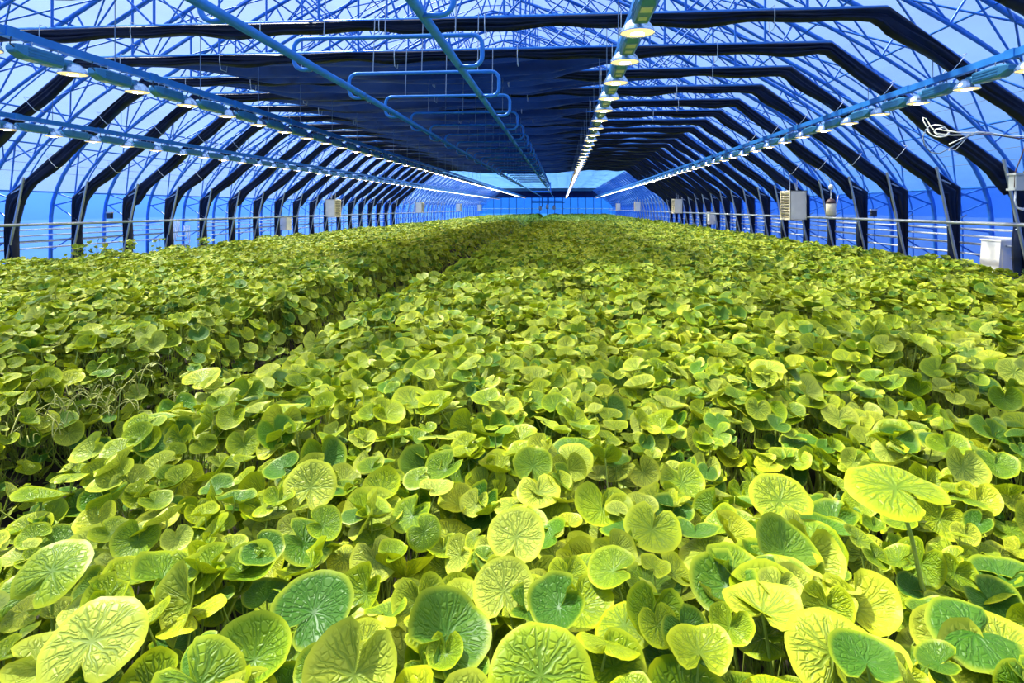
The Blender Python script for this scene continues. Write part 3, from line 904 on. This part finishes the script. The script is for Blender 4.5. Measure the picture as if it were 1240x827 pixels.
for (x, y, h, wh) in ((-13.25, FY(5) - .3, -0.23, 'left wall near the tubes'), (8.4, FY(5), -0.15, 'right wall near the tubes')):
    e = empty('vent_motor', P(x, y, h))
    tag(e, f'small dark winder box clipped to a rib on the {wh}', 'winder')
    obj('motor_body', MB().box((0, 0, 0), (0.12, 0.12, 0.16)).mesh('motor_body', 'dark'), e)
    obj('motor_cap', MB().box((0, 0, 0.10), (0.14, 0.14, 0.04)).mesh('motor_cap', 'grey_box'), e)

# ------------------------------------------------------------------ the crop: heart-leaved plants
def R_of(a, nd):
    """outline radius; a = |phi|/pi"""
    r = 0.97 + 0.05 * math.sin(PI * a)
    t = min(1, max(0, (a - 0.86) / 0.14)); t = t * t * (3 - 2 * t)
    return r * (1 - nd * t)
def leaf_arrays(seed, nr, na, flat=1.0):
    r = random.Random(seed)
    nd = r.uniform(0.50, 0.72)
    cup = r.choice([0.50, 0.40, 0.30, 0.20, 0.12, -0.10, 0.25, 0.34]) * r.uniform(0.8, 1.2)
    fold = r.uniform(-0.02, 0.22) * r.choice([1, 1, 0.3])
    w2, p2 = r.uniform(0.04, 0.17), r.uniform(0, 6.28)
    w5, p5 = r.uniform(0.015, 0.06), r.uniform(0, 6.28)
    curl = r.uniform(-0.02, 0.10)
    tip = r.uniform(-0.12, 0.10)
    ell = r.uniform(0.92, 1.12)
    V = [(0, 0, -0.06)]; U = [(0.5, 0.5)]
    d = 0.035
    for i in range(1, nr + 1):
        q = i / nr
        q = q ** 0.9
        for k in range(na + 1):
            phi = -PI + d + (2 * PI - 2 * d) * k / na
            R = R_of(abs(phi) / PI, nd) * (1 + 0.012 * math.sin(9 * phi + p5) * (q > 0.9))
            x, y = R * q * math.sin(phi) * ell, R * q * math.cos(phi)
            y0 = y
            z = cup * q * q + fold * abs(x) * q + w2 * q * q * math.sin(2 * phi + p2) + w5 * q ** 3 * math.sin(5 * phi + p5) \
                + tip * max(0, y0) ** 2 - curl * max(0, (q - 0.8) / 0.2) ** 2 - 0.06 * (1 - q) ** 2
            # lobes beside the notch lift and overlap a little
            if abs(phi) > 2.4: z += 0.05 * q * (1 if phi > 0 else -0.3)
            V.append((x, y, z * flat)); U.append((0.5 + 0.5 * q * math.sin(phi), 0.5 + 0.5 * q * math.cos(phi)))
    F = []
    for k in range(na): F.append((0, 1 + k + 1, 1 + k))
    for i in range(nr - 1):
        o0, o1 = 1 + i * (na + 1), 1 + (i + 1) * (na + 1)
        for k in range(na):
            F.append((o0 + k, o0 + k + 1, o1 + k + 1)); F.append((o0 + k, o1 + k + 1, o1 + k))
    return np.array(V, float), np.array(U, float), np.array(F, int)[:, ::1]

def tri_mesh(name, V, U, F, matnames, mi=None, tint=None):
    me = bpy.data.meshes.new(name)
    nF = len(F)
    me.vertices.add(len(V)); me.vertices.foreach_set('co', V.astype(np.float32).ravel())
    me.loops.add(nF * 3); me.loops.foreach_set('vertex_index', F.astype(np.int32).ravel())
    me.polygons.add(nF)
    me.polygons.foreach_set('loop_start', np.arange(0, nF * 3, 3, dtype=np.int32))
    me.polygons.foreach_set('use_smooth', np.ones(nF, bool))
    if mi is not None: me.polygons.foreach_set('material_index', mi.astype(np.int32))
    uv = me.uv_layers.new(name='leaf_uv')
    uv.data.foreach_set('uv', U[F.ravel()].astype(np.float32).ravel())
    if tint is not None:
        a = me.attributes.new('tint', 'FLOAT', 'POINT')
        a.data.foreach_set('value', tint.astype(np.float32))
    for n in matnames: me.materials.append(M[n])
    me.update(calc_edges=True)
    return me

BL = (-12.35, -3.05)      # left bed
BRT = (-2.20, 7.55)       # right bed
def canopy(x, y):
    """height of the leaf tops above the eye level (negative)"""
    x = np.asarray(x, float); y = np.asarray(y, float)
    left = x < (BL[1] + BRT[0]) / 2
    base = np.where(left, -1.03 - 0.25 * np.clip((-3.3 - x) / 8, 0, 1), -1.06)
    n = 0.045 * np.sin(1.7 * x + 0.6 * y + 1) + 0.05 * np.sin(2.3 * y - 0.9 * x) + 0.04 * np.sin(3.9 * x + 2.2 * y + 2) + 0.03 * np.sin(5.5 * y - 4.1 * x)
    e = np.where(left, np.minimum(x - BL[0], BL[1] - x), np.minimum(x - BRT[0], BRT[1] - x))
    drop = np.clip(1 - e / 0.35, 0, 1) ** 2 * 0.30
    # furrow down the right bed and a thin patch by the aisle
    fur = 0.16 * np.exp(-((x - 0.45) / 0.16) ** 2) * (0.5 + 0.5 * np.sin(0.55 * y - 1.2)) * (y > 4)
    gap = 0.26 * np.exp(-(((x + 3.05) / 0.5) ** 2 + ((y - 3.65) / 0.6) ** 2))
    return base + n - drop - fur - gap

NV = 16
hi = [leaf_arrays(100 + i, 4, 26) for i in range(NV)]
leaf_me = [tri_mesh('leaf', *h, ['leaf']) for h in hi]
# stalk: bends from upright base to the blade; unit length along +Z with a sideways bow
def stalk(bow):
    b = MB()
    pts = [(bow * math.sin(PI * t) , 0, t) for t in (0, 0.3, 0.6, 0.85, 1.0)]
    return b.tube(pts, [1, 0.9, 0.8, 0.75, 0.8], 4, False)
# radius baked for a 0.5 m stalk
def stalk_me(bow):
    b = MB(); pts = [(bow * math.sin(PI * t), 0, t) for t in (0, 0.3, 0.6, 0.85, 1.0)]
    b.tube(pts, [0.009, 0.008, 0.007, 0.006, 0.006], 4, False)
    return b.mesh('petiole', 'petiole', True)
stalks = [stalk_me(bw) for bw in (0.04, 0.09, 0.15)]

# candidate crowns on a jittered grid
cand = []
sp = 0.285
for side, (x0, x1) in (('left', BL), ('right', BRT)):
    x0_, x1_ = max(x0 + 0.12, -9), x1 - 0.10
    for i in range(int((x1_ - x0_) / sp) + 1):
        for jj in range(int(9 / sp)):
            x = x0_ + (i + 0.5 * (jj % 2)) * sp + random.uniform(-.08, .08)
            y = 0.75 + jj * sp * 0.9 + random.uniform(-.08, .08)
            if x > x1_: continue
            xc = x * math.cos(TH) + y * math.sin(TH); Z = -x * math.sin(TH) + y * math.cos(TH)
            if Z < 0.95 or abs(xc) > 0.85 * Z + 0.25: continue
            if side == 'left' and math.hypot((x + 3.05) / 0.5, (y - 3.65) / 0.6) < 0.35: continue
            cand.append((math.hypot(xc, Z), x, y, side, xc / Z * FPX + 620, 252 + FPX * 1.06 / Z))
cand.sort()
near = cand[:300]
RN = max(c[0] for c in near)

def basis(az, tilt, lean_az, lean):
    return Matrix.Rotation(lean, 4, Vector((-math.sin(lean_az), math.cos(lean_az), 0))) @ Matrix.Rotation(az - PI / 2, 4, 'Z') @ Matrix.Rotation(-tilt, 4, 'X')

# landmarks (picture position and name) by which the plants are told apart
LAND = [(655, 818, 'big upright leaf at bottom centre'), (62, 690, 'broad round leaf near bottom left corner'), (375, 590, 'upright round leaf left of centre'),
        (380, 740, 'flat pale leaf at lower left'), (1085, 588, 'tall pale leaf at right edge'), (1180, 765, 'pale leaf in bottom right corner'),
        (945, 605, 'pale kidney leaf right of centre'), (1008, 790, 'dark-hearted leaf at bottom right'), (790, 640, 'double-lobed leaf in lower middle'),
        (930, 447, 'lone flat pale leaf at mid right'), (245, 460, 'raised leaf beside the aisle'), (1165, 420, 'wide leaf at upper right'),
        (695, 545, 'wide bright leaf in the middle'), (100, 480, 'tangle of wilted stalks')]
_taken = {}
def plant_label(x, y, side, u, v):
    if not (-40 < u < 1280 and v < 900):
        return 'heart-leaved wasabi plant just outside the edge of the picture', 'plants beyond the picture edge'
    bed = 'left bed' if side == 'left' else 'main bed'
    # compare on the level of the leaves, not in the picture
    best = None
    for (lu, lv, nm) in LAND:
        wx, wy = to_world(lu, lv, -1.0)
        dd = math.hypot(x - wx, y - wy)
        if best is None or dd < best[0]: best = (dd, x - wx, y - wy, nm)
    dd, dx, dy, nm = best
    ang = math.degrees(math.atan2(dy, dx)) % 360
    way = ['right of', 'behind and right of', 'behind', 'behind and left of', 'left of', 'before and left of', 'in front of', 'before and right of'][int((ang + 22.5) // 45) % 8]
    k = (way, nm, bed)
    _taken[k] = _taken.get(k, 0) + 1
    n = _taken[k]
    num = 'closest' if n == 1 else (ORD[n - 1] + ' closest' if n <= len(ORD) else 'far')
    return ('left-bed ' if bed == 'left bed' else '') + f'wasabi plant {num} {way} the {nm}', 'near plants of the ' + bed

def add_leaf(pl, px, py, lx, ly, H, r, m4, var):
    top = Vector((lx - px, ly - py, H + EYE))
    mx = Matrix.Translation(top) @ m4 @ Matrix.Scale(r, 4)
    lf = obj('leaf', leaf_me[var], pl, matrix=mx)
    base = Vector((random.uniform(-.03, .03), random.uniform(-.03, .03), 0.0))
    tp = top + m4.to_3x3() @ Vector((0, 0, -0.06 * r))
    d = tp - base
    q = d.to_track_quat('Z', 'Y').to_matrix().to_4x4() @ Matrix.Rotation(random.uniform(0, 6.28), 4, 'Z')
    rs = 0.6 * (r / 0.08)
    obj('petiole', stalks[random.randrange(3)], lf, matrix=mx.inverted() @ Matrix.Translation(base) @ q @ Matrix.Diagonal((rs, rs, d.length, 1)))

def to_world(u, v, H):
    """where a sight line through this pixel meets a level H"""
    Z = -H * FPX / (v - 252.0); xc = (u - 620.0) / FPX * Z
    return xc * math.cos(TH) - Z * math.sin(TH), xc * math.sin(TH) + Z * math.cos(TH)

def _ld(c): return min(math.hypot(c[1] - to_world(a, b_, -1.0)[0], c[2] - to_world(a, b_, -1.0)[1]) for a, b_, _ in LAND)
near.sort(key=_ld)
for (dist, x, y, side, u, v) in near:
    pl = empty('wasabi_plant', (x, y, 0))
    lab, grp = plant_label(x, y, side, u, v)
    tag(pl, lab, 'plant', grp)
    n = 14
    a0 = random.uniform(0, 6.28)
    for k in range(n):
        az = a0 + k * 2.399 + random.uniform(-.35, .35)
        rad = 0.03 + 0.20 * math.sqrt((k + 0.5) / n) * random.uniform(0.75, 1.2)
        lx, ly = x + rad * math.cos(az), y + rad * math.sin(az)
        low = random.random()
        H = float(canopy(lx, ly)) + (random.uniform(-0.06, 0.055) if low < 0.66 else random.uniform(-0.24, -0.05))
        r = random.choice([0.042, 0.05, 0.056, 0.062, 0.07, 0.078, 0.09]) * random.uniform(0.9, 1.1)
        if low >= 0.66: r *= 0.9
        tilt = math.radians(random.gauss(20, 15))
        m4 = basis(az + random.uniform(-.8, .8), tilt, -PI / 2 + random.uniform(-.6, .6), math.radians(random.gauss(15, 11)))
        add_leaf(pl, x, y, lx, ly, H, r, m4, random.randrange(NV))

# plants that stand out in the photograph, placed by their leaf
def special(u, v, H, r, label, tilt_to_cam, var, azd=90, extra=4):
    lx, ly = to_world(u, v, H)
    px, py = lx + 0.05, ly + 0.10
    pl = empty('wasabi_plant', (px, py, 0))
    tag(pl, label, 'plant', 'plants with a standout leaf')
    m4 = Matrix.Rotation(math.radians(tilt_to_cam), 4, 'X') @ Matrix.Rotation(math.radians(azd - 90), 4, 'Z')
    add_leaf(pl, px, py, lx, ly, H, r, m4, var)
    for k in range(extra):
        az = k * 2.4 + u
        qx, qy = px + 0.16 * math.cos(az), py + 0.16 * math.sin(az)
        add_leaf(pl, px, py, qx, qy, float(canopy(qx, qy)) - 0.06 - 0.03 * k, 0.065, basis(az, 0.3, -PI / 2, 0.25), (var + k) % NV)
FLATV = [i for i in range(NV) if abs(hi[i][0][:, 2]).max() < 0.30] or [0]
fv = lambda i: FLATV[i % len(FLATV)]
special(655, 818, -0.93, 0.098, 'plant with the big upright pale-veined leaf at the bottom centre', 38, fv(0), 90)
special(62, 690, -0.97, 0.098, 'plant with a broad round leaf tilted forward near the bottom left corner', 30, fv(1), 75)
special(375, 590, -0.96, 0.092, 'plant with a round dark-veined leaf standing upright left of centre', 48, fv(2), 90)
special(380, 740, -0.98, 0.10, 'plant with a broad flat pale leaf right of the dark hollow, lower left', 24, fv(3), 60)
special(1085, 588, -0.84, 0.135, 'plant with the largest pale leaf standing tall at the right edge', 10, fv(0), 120)
special(1180, 765, -0.95, 0.095, 'plant with a wide bright pale leaf in the bottom right corner', 18, fv(1), 200)
special(945, 605, -0.98, 0.100, 'plant with a broad pale kidney leaf right of centre above darker cupped leaves', 26, fv(2), 110)
special(610, 715, -0.99, 0.080, 'plant with a notched round leaf just above the big bottom centre leaf', 36, fv(3), 95)
special(1008, 790, -0.97, 0.100, 'plant with a round leaf dark at its heart near the bottom right', 32, fv(1), 90)
special(110, 775, -0.98, 0.105, 'plant with a deeply puckered round leaf at the bottom left edge', 30, fv(0), 100)
special(790, 640, -0.98, 0.085, 'plant with a pale double-lobed leaf low right of centre', 30, fv(2), 250)
special(625, 650, -0.97, 0.085, 'plant with a cupped round leaf in the lower centre', 34, fv(3), 80)

special(930, 447, -0.93, 0.100, 'plant with a lone flat pale leaf above its neighbours at mid right', 12, fv(2), 100)
special(245, 460, -0.95, 0.100, 'plant with a raised bright leaf beside the sunken aisle', 20, fv(3), 70)
special(1165, 420, -0.93, 0.120, 'plant with a wide overlapping leaf at the upper right of the bed', 12, fv(1), 60)
special(695, 545, -0.97, 0.090, 'plant with a wide bright leaf in the middle of the bed', 20, fv(0), 100)

# ---- the rest of the crop, one mass
def mass():
    Vs, Us, Fs, Ts, Ms = [], [], [], [], []
    off = 0
    def scatter(n, xr_, yr_, rmin, rmax, nvar, nr, na, dist_min, stalks_, wide=1.0, hbias=0.0):
        nonlocal off
        x = rng.uniform(xr_[0], xr_[1], n); y = rng.uniform(yr_[0], yr_[1], n)
        # keep to the beds and roughly to what can be seen
        inb = ((x > BL[0]) & (x < BL[1])) | ((x > BRT[0]) & (x < BRT[1]))
        xc = x * math.cos(TH) + y * math.sin(TH); Z = -x * math.sin(TH) + y * math.cos(TH)
        ok = inb & (np.abs(xc) < 1.0 * np.abs(Z) + 1.2)
        if dist_min is not None:
            vis = (Z > 0.95) & (np.abs(xc) < 0.85 * Z + 0.25)
            ok &= ~((np.hypot(xc, Z) < dist_min) & vis) & (Z > 0.5)
        x, y = x[ok], y[ok]
        n = len(x)
        low = rng.random(n)
        H = canopy(x, y) + np.where(low < 0.66, rng.uniform(-.07, .055, n), rng.uniform(-.26, -.05, n)) + hbias
        # sides of the beds are leafy right down to the aisle
        edge = (np.abs(x - BL[1]) < 0.28) | (np.abs(x - BRT[0]) < 0.22) | (np.abs(x - BRT[1]) < 0.25) | (np.abs(x - BL[0]) < 0.25)
        H = np.where(edge & (rng.random(n) < 0.65), np.minimum(H, rng.uniform(-1.6, -1.12, n)), H)
        r = rng.uniform(rmin, rmax, n)
        az = rng.uniform(0, 2 * PI, n); tilt = np.abs(rng.normal(math.radians(22), math.radians(14), n))
        tilt = np.where(edge, tilt + 0.35, tilt)
        side = np.where(np.abs(x - BL[1]) < 0.4, 0.0, np.where(np.abs(x - BRT[0]) < 0.3, PI, az))
        az = np.where(edge, side + rng.normal(0, 0.6, n), az)
        lean = rng.normal(math.radians(14), math.radians(9), n)
        ca, sa = np.cos(az - PI / 2), np.sin(az - PI / 2); ct, st_ = np.cos(-tilt), np.sin(-tilt); cl, sl = np.cos(lean), np.sin(lean)
        Rz = np.zeros((n, 3, 3)); Rz[:, 0, 0] = ca; Rz[:, 0, 1] = -sa; Rz[:, 1, 0] = sa; Rz[:, 1, 1] = ca; Rz[:, 2, 2] = 1
        Rx = np.zeros((n, 3, 3)); Rx[:, 0, 0] = 1; Rx[:, 1, 1] = ct; Rx[:, 1, 2] = -st_; Rx[:, 2, 1] = st_; Rx[:, 2, 2] = ct
        Rl = np.zeros((n, 3, 3)); Rl[:, 0, 0] = 1; Rl[:, 1, 1] = cl; Rl[:, 1, 2] = -sl; Rl[:, 2, 1] = sl; Rl[:, 2, 2] = cl
        Rm = Rl @ Rz @ Rx
        pos = np.stack([x, y, H + EYE], 1)
        tint = rng.random(n)
        var = rng.integers(0, nvar, n)
        for vi in range(nvar):
            V, U, F = leaf_arrays(300 + vi, nr, na)
            V = V * np.array([wide, wide, 1])
            sel = np.where(var == vi)[0]
            if not len(sel): continue
            W = np.einsum('nij,vj->nvi', Rm[sel], V) * r[sel][:, None, None] + pos[sel][:, None, :]
            k = len(sel); nv = len(V)
            Vs.append(W.reshape(-1, 3)); Us.append(np.tile(U, (k, 1)))
            Fs.append((F[None] + (np.arange(k) * nv)[:, None, None]).reshape(-1, 3) + off)
            Ts.append(np.repeat(tint[sel], nv)); Ms.append(np.zeros(k * len(F), int))
            off += k * nv
        if stalks_:
            k = int(n * stalks_)
            b0 = pos[:k].copy(); t0 = pos[:k].copy()
            b0[:, 0] += rng.uniform(-.16, .16, k); b0[:, 1] += rng.uniform(-.05, .2, k); b0[:, 2] = 0.02
            wv = 0.0045
            quad = np.stack([b0 + [-wv, 0, 0], b0 + [wv, 0, 0], t0 + [wv, 0, -.004], t0 + [-wv, 0, -.004], b0 + [0, wv * 1.6, 0], t0 + [0, wv * 1.6, -.004]], 1)
            F = np.array([(0, 1, 2), (0, 2, 3), (1, 4, 5), (1, 5, 2), (4, 0, 3), (4, 3, 5)])
            Vs.append(quad.reshape(-1, 3)); Us.append(np.tile(np.array([[.5, .5]] * 6), (k, 1)))
            Fs.append((F[None] + (np.arange(k) * 6)[:, None, None]).reshape(-1, 3) + off)
            Ts.append(np.zeros(k * 6)); Ms.append(np.ones(k * 6, int))
            off += k * 6
    def scatter_low():
        # self-sown seedlings on the aisle floor
        global BL, BRT
        keep = (BL, BRT)
        BL = (BL[0], -2.6); BRT = (-2.65, BRT[1])
        scatter(420, (-3.7, -2.15), (2.4, 5.0), 0.03, 0.06, 4, 1, 9, None, 0.5, 1.0, -0.33)
        scatter(420, (-3.1, -2.15), (1.2, 6.5), 0.03, 0.06, 4, 1, 9, None, 0, 1.0, -0.45)
        BL, BRT = keep
    def cnt(den, x0, x1, y0, y1): return int(den * (x1 - x0) * (y1 - y0))
    scatter(cnt(165, -9, 7.6, 0.4, 9), (-9, 7.6), (0.4, 9), 0.045, 0.092, 6, 2, 12, RN - 0.1, 0.5)
    scatter(cnt(150, BL[0], 7.6, 9, 18), (BL[0], 7.6), (9, 18), 0.045, 0.092, 6, 2, 9, None, 0.3)
    scatter(cnt(120, BL[0], 7.6, 18, 34), (BL[0], 7.6), (18, 34), 0.05, 0.098, 5, 1, 9, None, 0)
    scatter(cnt(58, BL[0], 7.6, 34, 100), (BL[0], 7.6), (34, 100), 0.075, 0.135, 5, 1, 6, None, 0)
    scatter_low()
    # tall sprigs along the left wall
    n0 = 0
    for (sx_, sy_) in ((-12.3, 15.2), (-12.2, 16.1), (-12.3, 17.4), (-12.25, 14.4), (-11.9, 19.4)):
        scatter(26, (sx_ - .22, min(sx_ + .22, BL[1])), (sy_ - .25, sy_ + .25), 0.05, 0.08, 3, 1, 8, None, 0.6, 1.0, 0.36)
    V = np.concatenate(Vs); U = np.concatenate(Us); F = np.concatenate(Fs); T = np.concatenate(Ts); Mi = np.concatenate(Ms)
    return tri_mesh('plant_rows', V, U, F, ['leaf', 'petiole'], Mi, T)
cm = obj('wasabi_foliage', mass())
tag(cm, 'dense mass of heart-leaved plants filling both beds to the far end', 'foliage', kind='stuff')

# ------------------------------------------------------------------ wilted stalks by the aisle
b = MB()
for i in range(95):
    x = random.gauss(-3.2, 0.24); y = random.gauss(3.75, 0.30)
    h = random.uniform(-1.42, -1.18)
    a = random.uniform(0, 6.28); l = random.uniform(0.06, 0.20); up = random.uniform(0.04, 0.13); tw = random.uniform(-1.6, 1.6)
    p = Vector((x, y, h + EYE)); pts = [p.copy()]
    for q in range(6):
        aa = a + tw * q / 5
        p = p + Vector((math.cos(aa), math.sin(aa), 0)) * (l / 6) + Vector((0, 0, up * (0.45 - 0.17 * q)))
        pts.append(p.copy())
    b.tube(pts, 0.0032, 4, False)
wt = obj('wilted_stalks', b.mesh('wilted_stalks', 'wilted', True))
tag(wt, 'tangle of pale wilted leaf stalks at the edge of the left bed', 'stalks', kind='stuff')
